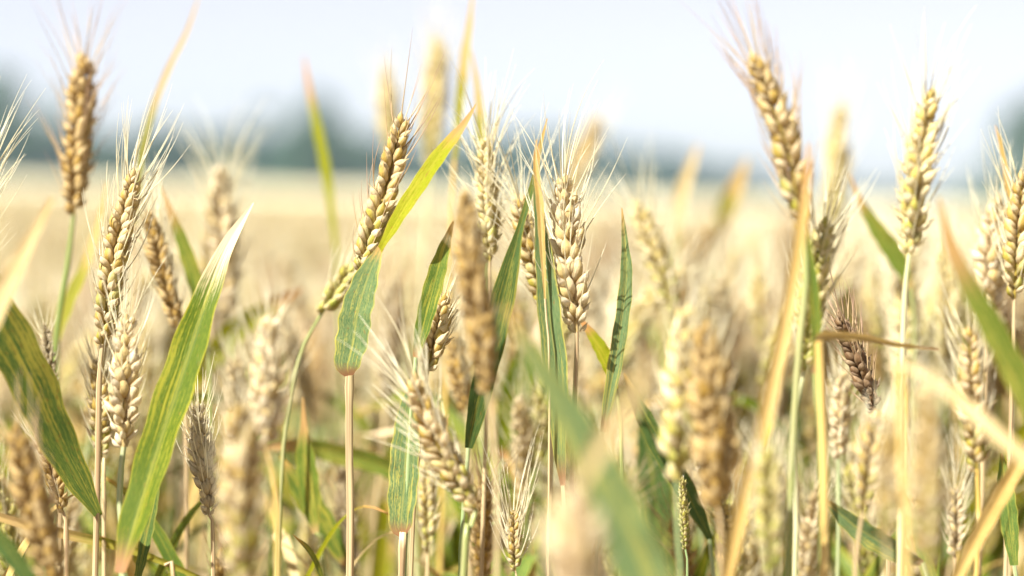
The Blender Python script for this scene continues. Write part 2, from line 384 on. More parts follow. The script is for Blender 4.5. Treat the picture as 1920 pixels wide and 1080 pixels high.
def stalk(label, ear=None, stem=(), leaves=(), sw=10, sm='straw', name='wheat_stalk', cat='wheat stalk', group=None, D=None, sD=None, nodes=()):
    """ear = dict(b, t, D, w, m, ...) in photo pixels; stem = pixel points below the ear; everything becomes metres at depth D"""
    d0 = depth(ear['D'] if ear else D)
    e_ax = None; pts = []
    if ear:
        Dt = d0; bx, by = ear['b']; tx, ty = ear['t']; bow = ear.get('bow', 0)
        mx, my = (bx + tx) / 2 - bow * (ty - by) / 400, (by + ty) / 2 + bow * (tx - bx) / 400
        e_ax = [P(bx, by, d0), P(mx, my, (d0 + Dt) / 2), P(tx, ty, Dt)]
        pts.append(e_ax[0])
    dd = sD or d0
    for i, s_ in enumerate(stem):
        pts.append(P(s_[0], s_[1], s_[2] if len(s_) > 2 else d0 + (dd - d0) * (i + 1) / len(stem)))
    if len(pts) == 1: pts.append(P(ear['b'][0] + .12 * (ear['b'][0] - ear['t'][0]) + random.uniform(-8, 8), ear['b'][1] + 120, d0))
    a, b = pts[-2], pts[-1]
    sl = (b - a) / max(1e-3, abs(b[2] - a[2])); sl = np.clip(sl, -.35, .35)
    mid = b + np.array((sl[0] * .08, sl[1] * .08, 0)); mid[2] = b[2] * .6
    foot = b + np.array((sl[0] * .11, sl[1] * .11, 0)); foot[2] = 0
    pts += [mid, foot]
    root = thing(name, label, cat, tuple(foot), group)
    c = catmull(pts, 90)
    mb = MB(); r = sw * d0 / FPX / 2
    rr = r * np.linspace(.82, 1.25, 90)
    if not nodes: nodes = (random.uniform(760, 1060),)                        # every straw has its joint
    for nd in nodes:                                  # swollen joints at these photo heights
        zz = P(pts[0][0], nd, d0)[2]; rr = rr * (1 + .35 * np.exp(-((c[:, 2] - zz) / .0022) ** 2))
    if ear: rr[:2] *= .8
    tube(mb, c, rr, 10); mb.build('stem', STEM[sm], root, foot)
    if ear:
        q = ear.get('q', 1); sharp = q == 2
        W = ear['w'] * d0 / FPX
        rach, spk, beard = ear_parts(e_ax, W, R(ear.get('roll', random.uniform(-50, 50))), q, ear.get('awn', 130) * d0 / FPX,
                                     ear.get('spread', .3), ear.get('ar', .00025), awn_lean=ear.get('lean'), awn_p=ear.get('ap', 1.))
        M = EAR[ear['m']]
        if sharp:
            eo = rach.build('ear', M, root, foot)
            for s_ in spk: s_.build('spikelet', M, eo, foot)
        else:
            for s_ in spk:
                off = rach.n
                rach.v += s_.v; rach.f += [f + off for f in s_.f]; rach.c += s_.c; rach.u += s_.u; rach.n += s_.n
            eo = rach.build('ear', M, root, foot)
        if beard.n: beard.build('beard', AWN[ear.get('am', 'pale')], eo, foot)
    for lf in leaves:
        leaf_obj(root, foot, lf[0], lf[1], lf[2], **(lf[3] if len(lf) > 3 else {}))
    return root

def E(b, t, D, w, m='gold', **k): return dict(b=b, t=t, D=D, w=w, m=m, **k)
G_BACK, G_FRONT = 'soft ears behind the sharp row', 'soft ears close to the lens'
SH = dict(name='wheat_shoot', cat='wheat shoot')

# --- left third
stalk('golden brown wheat ear standing highest at the left, on a thin green stem',
      E((138, 402), (158, 88), 1.33, 62, 'brown', roll=25, awn=170, spread=.7, am='tan'), [(128, 490), (110, 600), (95, 760), (90, 1000)], sm='green', sw=13)
stalk('bristly wheat ear just outside the left edge, only its long pale awns fanning into view',
      E((-70, 560), (-22, 300), 1.2, 60, 'pale', awn=190, spread=.55, lean=(.25, 0, .1)), [(-80, 760), (-85, 1000)])
stalk('sharp golden wheat ear with upright pale awns, leaning right above the broad tan ear',
      E((192, 645), (258, 305), 1.20, 56, 'gold', q=2, roll=10, awn=170, spread=.22, bow=-10), [(186, 720), (183, 900), (178, 1100)], sw=13,
      leaves=[([(186, 968, 12), (150, 905, 40), (110, 830, 60), (58, 715, 76), (4, 612, 78), (-60, 500, 66), (-130, 390, 30)], (1.2, 1.10), 'striped', dict(fold=.12, tw=(-34, -26)))], nodes=(968,))
stalk('brown ear leaning left, half hidden behind the sharp golden ear',
      E((332, 612), (275, 385), 1.29, 48, 'brown', roll=5, awn=130), [(345, 720), (350, 1000)])
stalk('broad tan wheat ear in front of the pale stem, on a smooth green stem',
      E((232, 838), (238, 575), 1.17, 64, 'pale', q=2, roll=75, awn=120, spread=.25), [(227, 880), (224, 960), (228, 1100)], sm='jade', sw=14, nodes=(872,))
stalk('narrow brown ear close behind the pale stem beside the broad tan ear',
      E((190, 860), (186, 660), 1.24, 46, 'gold', q=1, roll=0, awn=90), [(195, 960)])
stalk('slim greyish ear with tight husks standing behind the striped leaf at the left',
      E((98, 750), (82, 600), 1.25, 26, 'grey', awn=60, ap=.3), [(110, 900), (112, 1050)])
stalk('small brown ear below the slim greyish ear behind the striped leaf',
      E((118, 960), (72, 800), 1.21, 40, 'brown', awn=90), [(125, 1080)])
stalk('dark brown ear leaning left in the bottom left corner, slightly soft',
      E((108, 1110), (22, 780), 1.06, 70, 'brown', roll=15, awn=120, am='tan'), [(120, 1250)])
stalk('pale ear with spreading bristles to the right of the brown leaning ear, out of focus',
      E((428, 590), (412, 300), 1.45, 58, 'pale', awn=170, spread=.8, roll=20), [(440, 720), (450, 1000)], sm='pale')
stalk('second pale ear close behind the soft bristly ear, slightly lower',
      E((395, 560), (405, 350), 1.5, 48, 'gold', awn=120), [(390, 800)])
stalk('broad green flag leaf with a bleached curled tip rising across the lower left',
      D=1.13, stem=[(232, 1075), (228, 1250)], sw=16, sm='jade', leaves=[([(226, 1075, 20), (252, 985, 52), (294, 850, 66), (346, 690, 70), (388, 560, 50), (425, 465, 28), (475, 380, 3)], (1.13, 1.2), 'lush', dict(fold=.35, tw=(25, 10), wav=.04))], **SH)
stalk('narrow dark green blade tucked behind the foot of the broad green leaf',
      D=1.2, stem=[(258, 1090), (250, 1250)], sm='jade', leaves=[([(258, 1090, 14), (275, 1010, 24), (290, 940, 18), (300, 880, 3)], 1.2, 'dark', dict(tw=25))], **SH)
stalk('tan grey ear with dense awns below the bleached leaf tip',
      E((392, 965), (368, 745), 1.2, 48, 'grey', q=2, awn=100, roll=60), [(400, 1080)])
stalk('large blurred tan ear in the bottom left foreground',
      E((455, 1110), (450, 740), 1.0, 86, 'gold', awn=120, roll=40), [(455, 1300)], group=None)
stalk('pale bristly ear above the blurred tan ear, on a yellow straw stem',
      E((500, 845), (505, 580), 1.07, 66, 'pale', awn=150, spread=.4, roll=50), [(512, 900), (520, 1100)], sm='gold', sw=10)
stalk('green ear tilted right with plump kernels, on a thin arched green stem',
      E((603, 588), (668, 490), 1.28, 50, 'green', roll=10, awn=150), [(565, 660), (540, 780), (525, 960)], sm='green', sw=9)
stalk('green and brown blade behind the golden ear, curving down to the right of it',
      D=1.32, stem=[(385, 620), (395, 800)], sm='green', leaves=[([(385, 620, 14), (368, 530, 30), (342, 450, 24), (318, 390, 12), (298, 340, 3)], 1.32, 'tipburn', dict(tw=20))], **SH)
stalk('half dried yellow blade under the highest left ear',
      D=1.36, stem=[(108, 640), (104, 800)], sm='green', leaves=[([(108, 640, 10), (130, 570, 24), (160, 500, 22), (185, 420, 14), (200, 340, 3)], 1.36, 'bicolour', dict(tw=30))], **SH)
stalk('long thin dry blade arching up to the top edge at the left',
      D=1.42, stem=[(255, 420), (250, 700)], sm='straw', leaves=[([(255, 420, 8), (264, 300, 12), (285, 210, 13), (318, 125, 11), (350, 60, 8), (376, -15, 2)], 1.42, 'bicolour', dict(tw=10))], **SH)
stalk('soft tan blade crossing the left edge below the highest left ear',
      D=1.02, stem=[(-40, 660), (-60, 900)], leaves=[([(-40, 660, 30), (0, 560, 42), (45, 470, 30), (100, 370, 4)], 1.02, 'dry', {})], **SH)
stalk('bright yellow green blade sloping behind the bleached leaf tip',
      D=1.45, stem=[(340, 740), (330, 900)], sm='green', leaves=[([(340, 740, 16), (385, 680, 40), (450, 612, 42), (520, 565, 26), (570, 540, 3)], 1.45, 'yellow', dict(tw=-20))], **SH)
stalk('thin yellow and green blade lying across the stems at the lower left',
      D=1.24, stem=[(310, 1060), (330, 1150)], leaves=[([(380, 1085, 8), (310, 1055, 12), (230, 1025, 18), (120, 1000, 20), (20, 975, 18), (-80, 940, 6)], 1.24, 'bicolour', dict(tw=15))], **SH)
stalk('dark green blade in the extreme bottom left corner',
      D=1.05, stem=[(70, 1110), (75, 1250)], sm='jade', leaves=[([(70, 1110, 20), (30, 1050, 36), (-20, 990, 30), (-80, 930, 5)], 1.05, 'dark', {})], **SH)
# --- centre
stalk('sharp golden ear left of centre, its flag leaf wrapping the straw stem',
      E((676, 508), (758, 200), 1.20, 62, 'gold', q=2, roll=4, awn=165, spread=.30, bow=8, am='tan', ap=.5), [(664, 590), (656, 700), (655, 850), (656, 1100)], sw=17, sm='straw',
      leaves=[([(655, 704, 20), (652, 686, 46), (662, 640, 62), (672, 580, 60), (690, 520, 48), (712, 468, 22), (742, 420, 34), (785, 350, 42), (830, 285, 34), (866, 240, 17), (894, 194, 2)], (1.195, 1.18), 'tipleaf', dict(fold=.22, tw=(0, 12), wav=.03))] if False else
             [([(655, 704, 18), (652, 686, 46), (662, 640, 62), (672, 580, 60), (690, 520, 46), (708, 478, 20), (718, 458, 10)], (1.190, 1.185), 'bluegreen', dict(fold=.2, wav=.03, tw=22)),
              ([(706, 480, 7), (720, 455, 14), (745, 412, 25), (785, 350, 30), (830, 285, 27), (866, 240, 15), (894, 194, 2)], (1.187, 1.17), 'yellow', dict(fold=.2, wav=.04, tw=(30, 35)))], nodes=(704,))
stalk('tall pale ear out of focus left of the brown upright blades at the top',
      E((806, 310), (823, 60), 1.62, 50, 'cream', roll=20, awn=110), [(790, 600), (780, 900)], sm='pale')
stalk('faint pale ear far behind the sharp golden ear left of centre',
      E((738, 300), (722, 120), 1.70, 42, 'cream', awn=90), [(760, 700)], sm='pale')
stalk('yellow brown blade standing upright to the top edge right of the tall pale ear',
      D=1.42, stem=[(852, 300), (840, 600)], sm='gold', leaves=[([(852, 300, 8), (862, 200, 17), (872, 110, 18), (880, 50, 12), (888, -20, 3)], 1.42, 'bicolour', dict(tw=20))], **SH)
stalk('short brown and green blade beside the upright yellow brown blade',
      D=1.4, stem=[(905, 330), (908, 600)], sm='green', leaves=[([(905, 330, 10), (902, 240, 18), (896, 165, 12), (884, 95, 3)], 1.4, 'bicolour', dict(tw=25))], **SH)
stalk('narrow green blade with a yellow rim standing alone against the dark trees',
      D=1.52, stem=[(630, 470), (640, 800)], sm='green', leaves=[([(630, 470, 8), (620, 380, 14), (608, 300, 20), (590, 215, 17), (578, 155, 10), (570, 105, 3)], 1.52, 'yellow', dict(tw=10))], **SH)
stalk('plump golden green ear low behind the small green blade, right of the sharp ear leaf',
      E((800, 705), (838, 540), 1.21, 54, 'gold', q=2, roll=5, awn=90), [(795, 760), (780, 900), (770, 1090)])
stalk('light green blade standing in front of the plump golden green ear',
      D=1.19, stem=[(780, 670), (765, 900)], sm='jade', leaves=[([(780, 670, 12), (794, 610, 30), (815, 530, 36), (832, 470, 24), (850, 415, 3)], 1.19, 'green', dict(tw=10))], **SH)
stalk('striped blue green flag leaf with a rounded base, low left of centre',
      D=1.19, stem=[(756, 1003), (752, 1100)], sw=15, leaves=[([(756, 1003, 18), (752, 985, 42), (757, 920, 56), (762, 840, 54), (768, 770, 40), (776, 715, 12), (782, 690, 2)], 1.19, 'bluegreen', dict(fold=.2, tw=20))], nodes=(1003,), **SH)
stalk('slanting golden ear with long stiff awns, in front of the striped blue green flag leaf',
      E((893, 955), (768, 690), 1.13, 64, 'gold', q=2, roll=15, awn=170, spread=.5, lean=(-.25, 0, .1), ar=.00034, bow=-18), [(880, 1000), (868, 1100)], sm='green', sw=16)
stalk('blurred dark brown ear in front of the centre, close to the lens',
      E((915, 735), (868, 345), 1.04, 66, 'brown', roll=35, awn=60, ap=.3), [(930, 900), (930, 1200)])
stalk('tan ear behind the upright awns at the centre, pale and bristly',
      E((918, 490), (908, 250), 1.25, 48, 'cream', awn=190, spread=.75, roll=30), [(915, 700), (905, 1000)])
stalk('shaded dark green blade with a long dried thread tip, right of the blurred dark ear',
      D=1.22, stem=[(878, 840), (862, 1100)], sw=10, sm='jade', leaves=[([(878, 840, 14), (892, 770, 36), (925, 630, 46), (952, 520, 40), (972, 440, 16), (1000, 340, 10), (1012, 280, 8), (1026, 222, 2)], 1.22, 'dark', dict(tw=(-30, 20)))], **SH)
stalk('golden ear half hidden behind the long blue green blade at the centre',
      E((1030, 600), (965, 350), 1.24, 56, 'gold', roll=20, awn=190, spread=.75), [(1035, 760), (1030, 1000)])
stalk('large sharp cream wheat ear right of centre with awns spreading to the upper right',
      E((1082, 622), (1056, 315), 1.19, 68, 'pale', q=2, roll=80, awn=215, spread=.7, lean=(.32, 0, .05), bow=-6), [(1081, 660), (1078, 740), (1072, 900), (1070, 1100)], sw=11, sm='straw', nodes=(634,))
stalk('long blue green blade with a rust brown tip, left of the large sharp cream ear',
      D=1.185, stem=[(1056, 910), (1058, 1100)], sw=11, leaves=[([(1056, 910, 10), (1048, 820, 28), (1046, 720, 42), (1032, 600, 44), (1022, 500, 36), (1013, 420, 22), (1007, 350, 14), (1010, 270, 3)], 1.185, 'bluegreen2' if False else 'bluegreen', dict(fold=.3, tw=(20, -10)))], **SH)
stalk('thin rust brown dead blade crossing the tip of the long blue green blade',
      D=1.182, stem=[(1022, 560), (1030, 800)], sw=5, leaves=[([(1022, 560, 4), (1016, 450, 12), (1012, 380, 14), (1004, 310, 9), (1006, 262, 2)], 1.182, 'rust', dict(fold=.4))], **SH)
stalk('curled grey green blade standing right of the large sharp cream ear',
      D=1.2, stem=[(1130, 810), (1120, 1000)], sw=8, sm='jade', leaves=[([(1130, 810, 10), (1148, 710, 26), (1166, 600, 27), (1174, 520, 24), (1172, 460, 14), (1166, 390, 2)], 1.2, 'bluegreen', dict(fold=.6, curl=.3))], **SH)
stalk('small yellow green blade just under the large sharp cream ear',
      D=1.24, stem=[(1155, 730), (1165, 900)], sm='green', leaves=[([(1155, 730, 10), (1135, 670, 28), (1108, 625, 18), (1085, 595, 3)], 1.24, 'yellow', {})], **SH)
stalk('big blurred green blade sweeping down right across the bottom centre, close to the lens',
      D=.86, stem=[(1240, 1150), (1260, 1400)], sw=18, sm='jade', leaves=[([(1240, 1150, 95), (1190, 1030, 100), (1125, 880, 84), (1050, 745, 50), (990, 650, 30), (945, 570, 4)], .93, 'bluegreen', dict(tw=10))], **SH)
stalk('blurred tan broken straw slanting up right from the bottom centre, close to the lens',
      D=.80, stem=[(1085, 905), (1060, 1300)], sw=30, leaves=[([(1085, 905, 24), (1130, 830, 34), (1180, 750, 32), (1240, 640, 8)], .80, 'tan', dict(fold=.4))], name='straw_stem', cat='straw')
stalk('very blurred pale ear at the bottom centre edge, closest to the lens',
      E((1085, 1180), (1070, 900), .84, 120, 'pale', awn=60, ap=.2), [(1090, 1400)])
stalk('small thin ear with a few upright awns at the bottom, right of the slanting ear',
      E((966, 1070), (962, 950), 1.22, 34, 'gold', q=2, roll=5, awn=170, spread=.35), [(968, 1180)], sw=6)
stalk('blurred golden ear leaning right behind the large sharp cream ear, against the sky',
      E((1050, 400), (1125, 210), 1.72, 44, 'gold', awn=90, ap=.5), [(1030, 600)])
stalk('soft pale ear leaning left, right of the large sharp cream ear',
      E((1268, 590), (1188, 365), 1.40, 56, 'cream', awn=150, spread=.7, roll=15), [(1280, 760), (1285, 1000)], sm='pale')
stalk('brown ear with dark gaps behind the blurred dark ear and the plump green one',
      E((872, 770), (846, 610), 1.34, 44, 'brown', awn=90), [(880, 900)])
stalk('pale slender ear low behind the slanting ear, above the bottom edge',
      E((802, 1030), (800, 840), 1.29, 40, 'cream', awn=100, roll=5), [(800, 1150)])
stalk('horizontal green and brown blade behind the straw stem, left of centre',
      D=1.36, stem=[(760, 915), (780, 1000)], sm='green', leaves=[([(760, 915, 10), (720, 875, 34), (640, 852, 38), (560, 835, 28), (470, 840, 4)], 1.36, 'tipburn', dict(tw=10))], **SH)
stalk('upright green blade with a dead orange tip, left of the straw stem',
      D=1.29, stem=[(592, 1000), (610, 1100)], sm='green', leaves=[([(592, 1000, 14), (584, 930, 40), (574, 860, 38), (570, 800, 14), (568, 745, 3)], 1.29, 'tipburn', dict(tw=20))], **SH)
stalk('pale edged green blade falling right below the horizontal blade',
      D=1.31, stem=[(650, 1060), (660, 1200)], sm='green', leaves=[([(650, 1060, 14), (610, 990, 44), (565, 920, 38), (525, 855, 4)], 1.31, 'green', dict(tw=-20))], **SH)
stalk('wide yellow green blade glowing behind the centre, right of the blurred dark ear',
      D=1.46, stem=[(1000, 780), (1010, 900)], sm='green', leaves=[([(1000, 780, 20), (985, 690, 50), (970, 600, 50), (955, 540, 20), (945, 500, 3)], 1.46, 'yellow', {})], **SH)
stalk('green blade in soft focus low behind the blurred dark ear',
      D=1.40, stem=[(940, 860), (930, 960)], sm='jade', leaves=[([(940, 860, 20), (960, 760, 54), (985, 680, 50), (1010, 600, 4)], 1.40, 'lush', {})], **SH)
stalk('dark blade slanting down right under the curled grey green blade',
      D=1.25, stem=[(1330, 1010), (1340, 1200)], sm='jade', leaves=[([(1330, 1010, 12), (1290, 930, 36), (1235, 835, 40), (1195, 760, 26), (1170, 700, 3)], 1.25, 'dark', dict(tw=-20))], **SH)
stalk('deep green broad blade in shade left of the close blurred pair',
      D=1.36, stem=[(1250, 1090), (1250, 1200)], sm='jade', leaves=[([(1250, 1090, 30), (1235, 1000, 66), (1225, 900, 64), (1210, 820, 30), (1200, 760, 4)], 1.36, 'dark', {})], **SH)
# --- right third
stalk('blurred cream ear, the left one of the close pair at the lower right of centre',
      E((1268, 900), (1290, 560), 1.05, 84, 'cream', roll=65, awn=120, spread=.4), [(1270, 1000), (1275, 1200)], sm='jade')
stalk('blurred golden ear, the right one of the close pair at the lower right of centre',
      E((1345, 950), (1322, 585), 1.035, 88, 'brown', roll=40, awn=90), [(1350, 1100)])
stalk('thin stunted green ear with tiny husks under the blurred close pair',
      E((1285, 1030), (1278, 890), 1.22, 22, 'green', awn=10, ap=0.1), [(1288, 1150)], sm='jade', sw=6)
stalk('long golden ear leaning left against the sky at the upper right, above the orange straw',
      E((1508, 440), (1406, 85), 1.10, 68, 'gold', roll=12, awn=170, spread=.35, bow=14, am='tan'), [(1512, 520), (1495, 700), (1480, 1000)], sm='green', sw=15)
stalk('orange brown straw blade bent like a bow, crossing in front of the long leaning ear',
      D=1.03, stem=[(1362, 1090), (1345, 1300)], sw=24, sm='gold', leaves=[([(1362, 1090, 20), (1398, 920, 28), (1440, 760, 30), (1480, 560, 24), (1502, 410, 22), (1516, 270, 5)], 1.03, 'rust', dict(fold=.5))], **SH)
stalk('pale ear very soft behind the upper right, between the two ears on the sky',
      E((1560, 420), (1576, 190), 1.62, 46, 'cream', awn=110), [(1555, 700)], sm='pale')
stalk('bristly ear with green lower kernels under the long leaning ear, right of the straw blade',
      E((1508, 695), (1552, 395), 1.13, 64, 'green', roll=8, awn=170, spread=.35, bow=-10), [(1490, 800), (1492, 950), (1490, 1100)], sm='pale', sw=11)
stalk('thin bright green stem in front of the bristly green based ear',
      D=1.10, stem=[(1528, 700), (1540, 1000)], sw=12, sm='green', leaves=[([(1528, 700, 10), (1530, 620, 20), (1526, 540, 18), (1518, 470, 10), (1512, 400, 2)], 1.10, 'green', {})], **SH)
stalk('dark purplish brown withered ear slanting right in the middle of the right side',
      E((1642, 770), (1568, 575), 1.2, 46, 'dark', q=2, roll=20, awn=110, spread=.4, am='tan'), [(1660, 900), (1665, 1100)])
stalk('sun bleached ear upright against the sky at the upper right, its left side almost white',
      E((1706, 475), (1748, 155), 1.13, 64, 'cream', q=2, roll=-12, awn=170, spread=.4, bow=-8), [(1696, 560), (1690, 760), (1688, 1000)], sm='pale', sw=13)
stalk('soft tan ear at the right edge standing behind the green and brown blade',
      E((1850, 600), (1872, 350), 1.30, 72, 'pale', awn=150, spread=.45, roll=50), [(1845, 800)])
stalk('ear cut by the right edge with a fan of long awns',
      E((1902, 560), (1918, 310), 1.24, 58, 'gold', awn=170, spread=.5, roll=20), [(1895, 800)])
stalk('golden ear with one dark side low at the right, under the soft tan edge ear',
      E((1832, 880), (1815, 600), 1.12, 62, 'gold', roll=18, awn=110), [(1836, 1000), (1830, 1100)], sm='gold')
stalk('golden ear with bright left husks beside the blurred yellow straw, low at the right',
      E((1618, 955), (1645, 760), 1.09, 54, 'gold', roll=8, awn=70), [(1605, 1050), (1600, 1200)])
stalk('blurred golden ear behind the broken straw in the lower right foreground',
      E((1742, 1070), (1740, 700), .95, 70, 'gold', roll=30, awn=80), [(1742, 1250)])
stalk('blurred tan ear left of the yellow straw in the lower right foreground',
      E((1662, 1010), (1668, 770), .97, 52, 'gold', roll=10, awn=60), [(1660, 1200)])
stalk('greenish ear out of focus at the lower right, left of the upright gold straw',
      E((1448, 1080), (1440, 830), 1.02, 62, 'green', roll=12, awn=100), [(1450, 1250)], sm='green')
stalk('upright golden straw with its top snapped and bent to the right',
      D=1.08, stem=[(1535, 640), (1540, 760), (1545, 1100)], sw=19, sm='gold', leaves=[([(1528, 640, 14), (1545, 630, 17), (1610, 632, 14), (1680, 646, 9), (1760, 655, 4)], (1.08, 1.14), 'rust', dict(fold=.5))], name='straw_stem', cat='straw')
stalk('blurred yellow straw standing upright left of the blurred golden ear at the lower right',
      D=.96, stem=[(1688, 690), (1692, 880), (1698, 1150)], sw=19, sm='gold', name='straw_stem', cat='straw',
      leaves=[([(1685, 680, 12), (1740, 705, 20), (1800, 752, 26), (1870, 815, 28), (1960, 890, 20), (2040, 960, 5)], (.97, .92), 'tan', dict(fold=.35))])
stalk('long green and brown blade curving down to the right edge',
      D=1.02, stem=[(1990, 880), (2010, 1100)], sw=16, sm='jade', leaves=[([(1990, 880, 34), (1930, 750, 48), (1870, 630, 46), (1815, 530, 34), (1780, 450, 19), (1760, 370, 4)], 1.02, 'tipburn', dict(tw=15, fold=.3))], **SH)
stalk('green blade with a brown point behind the sun bleached ear',
      D=1.38, stem=[(1705, 540), (1715, 700)], sm='green', leaves=[([(1705, 540, 12), (1680, 480, 34), (1645, 430, 28), (1615, 380, 14), (1592, 325, 3)], 1.38, 'tipburn', dict(tw=10))], **SH)
stalk('pale green striped blade lying sideways near the bottom right, under the golden ear',
      D=1.15, stem=[(1730, 1055), (1740, 1200)], sm='jade', leaves=[([(1730, 1055, 10), (1690, 1040, 34), (1640, 1010, 44), (1590, 975, 34), (1545, 935, 5)], 1.15, 'bluegreen', dict(tw=20))], **SH)
stalk('yellow orange blade far out of focus on the tree line, right of centre',
      D=1.72, stem=[(1345, 440), (1340, 700)], sm='green', leaves=[([(1345, 440, 14), (1362, 390, 34), (1385, 335, 26), (1402, 295, 4)], 1.72, 'bicolour', {})], **SH)
stalk('blurred tan blade tip left of the yellow orange blade on the tree line',
      D=1.7, stem=[(1265, 440), (1260, 700)], sm='green', leaves=[([(1265, 440, 12), (1275, 370, 24), (1295, 310, 18), (1310, 270, 3)], 1.7, 'dry', {})], **SH)
stalk('dry tan blade folded at the bottom right corner',
      D=1.1, stem=[(1780, 1110), (1760, 1300)], sw=14, leaves=[([(1780, 1110, 18), (1830, 1010, 30), (1880, 920, 32), (1920, 850, 26), (1960, 780, 5)], 1.1, 'rust', dict(fold=.4))], **SH)
stalk('green blade with orange spots behind the folded dry blade at the bottom right',
      D=1.18, stem=[(1902, 1060), (1905, 1200)], sm='jade', leaves=[([(1902, 1060, 14), (1893, 980, 32), (1885, 910, 28), (1878, 850, 4)], 1.18, 'striped', dict(tw=20))], **SH)
stalk('thin tan blade point beside the ears at the right edge',
      D=1.28, stem=[(1895, 400), (1900, 700)], sw=6, leaves=[([(1895, 400, 10), (1888, 340, 12), (1878, 280, 9), (1866, 235, 2)], 1.28, 'rust', {})], **SH)
stalk('soft pale ear behind the straw blade, right of the blurred close pair',
      E((1432, 660), (1418, 500), 1.5, 42, 'cream', awn=90), [(1440, 800)], sm='pale')
stalk('soft pale ear behind the withered dark ear',
      E((1652, 660), (1632, 480), 1.48, 46, 'cream', awn=110, spread=.5), [(1660, 800)], sm='pale')
stalk('pinkish pale ear hidden low behind the gold straw, on a jade stem',
      E((1572, 860), (1582, 690), 1.30, 40, 'pale', awn=80), [(1572, 960), (1570, 1100)], sm='jade', sw=9)
stalk('pale ear near the bottom, right of the blurred golden foreground ear',
      E((1790, 1040), (1790, 900), 1.28, 38, 'pale', awn=110, spread=.4), [(1790, 1150)])

# ------------------------------------------------------------------ filler stalks: individuals of a few kinds, copied part by part
def curve3(h, lean, az, nod):
    d = np.array((math.cos(az), math.sin(az), 0))
    return [np.zeros(3), d * lean * .15 + (0, 0, h * .35), d * lean * .5 + (0, 0, h * .7), d * lean + (0, 0, h)]

def proto_mbs(H, nod, em, am, lf, q, seedv):
    """one generic stalk at the origin, ear tip near H; returns list of (name, parent index, MB, material)"""
    random.seed(seedv)
    az = random.uniform(0, 6.28); el = random.uniform(.075, .095)
    st = catmull(curve3(H - el * math.cos(nod), .03 + .05 * random.random(), az, nod), 26)
    t = nrm(st[-1] - st[-2]); d = np.array((math.cos(az), math.sin(az), 0))
    t2 = nrm(np.array((0, 0, 1.)) * math.cos(nod) + d * math.sin(nod))
    ax = [st[-1], st[-1] + nrm(t + t2) * el * .5, st[-1] + nrm(t + t2) * el * .5 + t2 * el * .5]
    out = []
    s_ = MB(); tube(s_, st[::-1], np.linspace(.0012, .0019, 26), 6); out.append(('stem', None, s_, STEM[random.choice(('straw', 'green', 'pale', 'jade', 'gold'))]))
    rach, spk, beard = ear_parts(ax, .0155 * random.uniform(.9, 1.1), random.uniform(0, 3), q, random.uniform(.03, .045), .45, awn_p=1. if q else .6)
    for m in spk:
        off = rach.n; rach.v += m.v; rach.f += [f + off for f in m.f]; rach.c += m.c; rach.u += m.u; rach.n += m.n
    out.append(('ear', None, rach, EAR[em])); out.append(('beard', 1, beard, AWN[am]))
    for (hh, m, ln, wd, droop) in lf:
        i = int(hh * 25); b = st[i]; a2 = random.uniform(0, 6.28); e = np.array((math.cos(a2), math.sin(a2), 0))
        z = np.array((0, 0, 1.)); p = [b, b + ln * (.25 * e + .28 * z), b + ln * (.5 * e + (.5 - droop * .2) * z), b + ln * (.85 * e + (.55 - droop) * z)]
        c = catmull(p, 18); u = np.linspace(0, 1, 18)
        wid = wd * np.clip(np.minimum((u + .12) * 5, 1), 0, 1) * (1 - u ** 2.2) + .0002
        sd = np.cross(e, z); ta = random.uniform(-1, 1) + u * random.uniform(-1.5, 1.5)
        wv = np.cos(ta)[:, None] * sd + np.sin(ta)[:, None] * nrm(z - e * .5)
        m_ = MB(); ribbon(m_, c, wid, wv, .25, 5, .06); out.append(('leaf', None, m_, LEAF[m]))
    return out

KINDS = [('gold', 'pale', [(.93, 'green', .16, .012, .2)]), ('pale', 'pale', [(.90, 'dry', .15, .010, .5), (.8, 'lush', .2, .012, .2)]),
         ('cream', 'pale', [(.88, 'yellow', .18, .011, .1)]), ('brown', 'tan', [(.92, 'striped', .17, .012, .5)]),
         ('green', 'pale', [(.90, 'lush', .2, .013, .1), (.78, 'dry', .15, .01, .9)]), ('grey', 'tan', [(.86, 'bluegreen', .2, .012, .3)]),
         ('cream', 'pale', [(.84, 'tipburn', .2, .012, .4), (.93, 'rust', .12, .008, .3)]), ('pale', 'pale', [(.80, 'bicolour', .2, .011, .2)])]
FILL_LABEL = {'gold': 'golden', 'pale': 'pale tan', 'cream': 'cream', 'brown': 'brown', 'green': 'greenish', 'grey': 'greyish'}
protos = []
for i, (em, am, lf) in enumerate(KINDS):
    root = thing('wheat_stalk', '', 'wheat stalk', (0, 0, 0), '')
    objs = []
    for (nm, par, mb, m) in proto_mbs(.85, (.1, .3, .15, .6, .25, .1, .8, .4)[i], em, am, lf, 1, 100 + i):
        objs.append(mb.build(nm, m, root if par is None else objs[par]))
    protos.append([root, em, False])
def copy_stalk(root):
    r = root.copy(); COL.objects.link(r)
    for ch in list(root.children):
        c = ch.copy(); COL.objects.link(c); c.parent = r
        for g in list(ch.children):
            d = g.copy(); COL.objects.link(d); d.parent = c
    return r
random.seed(21)
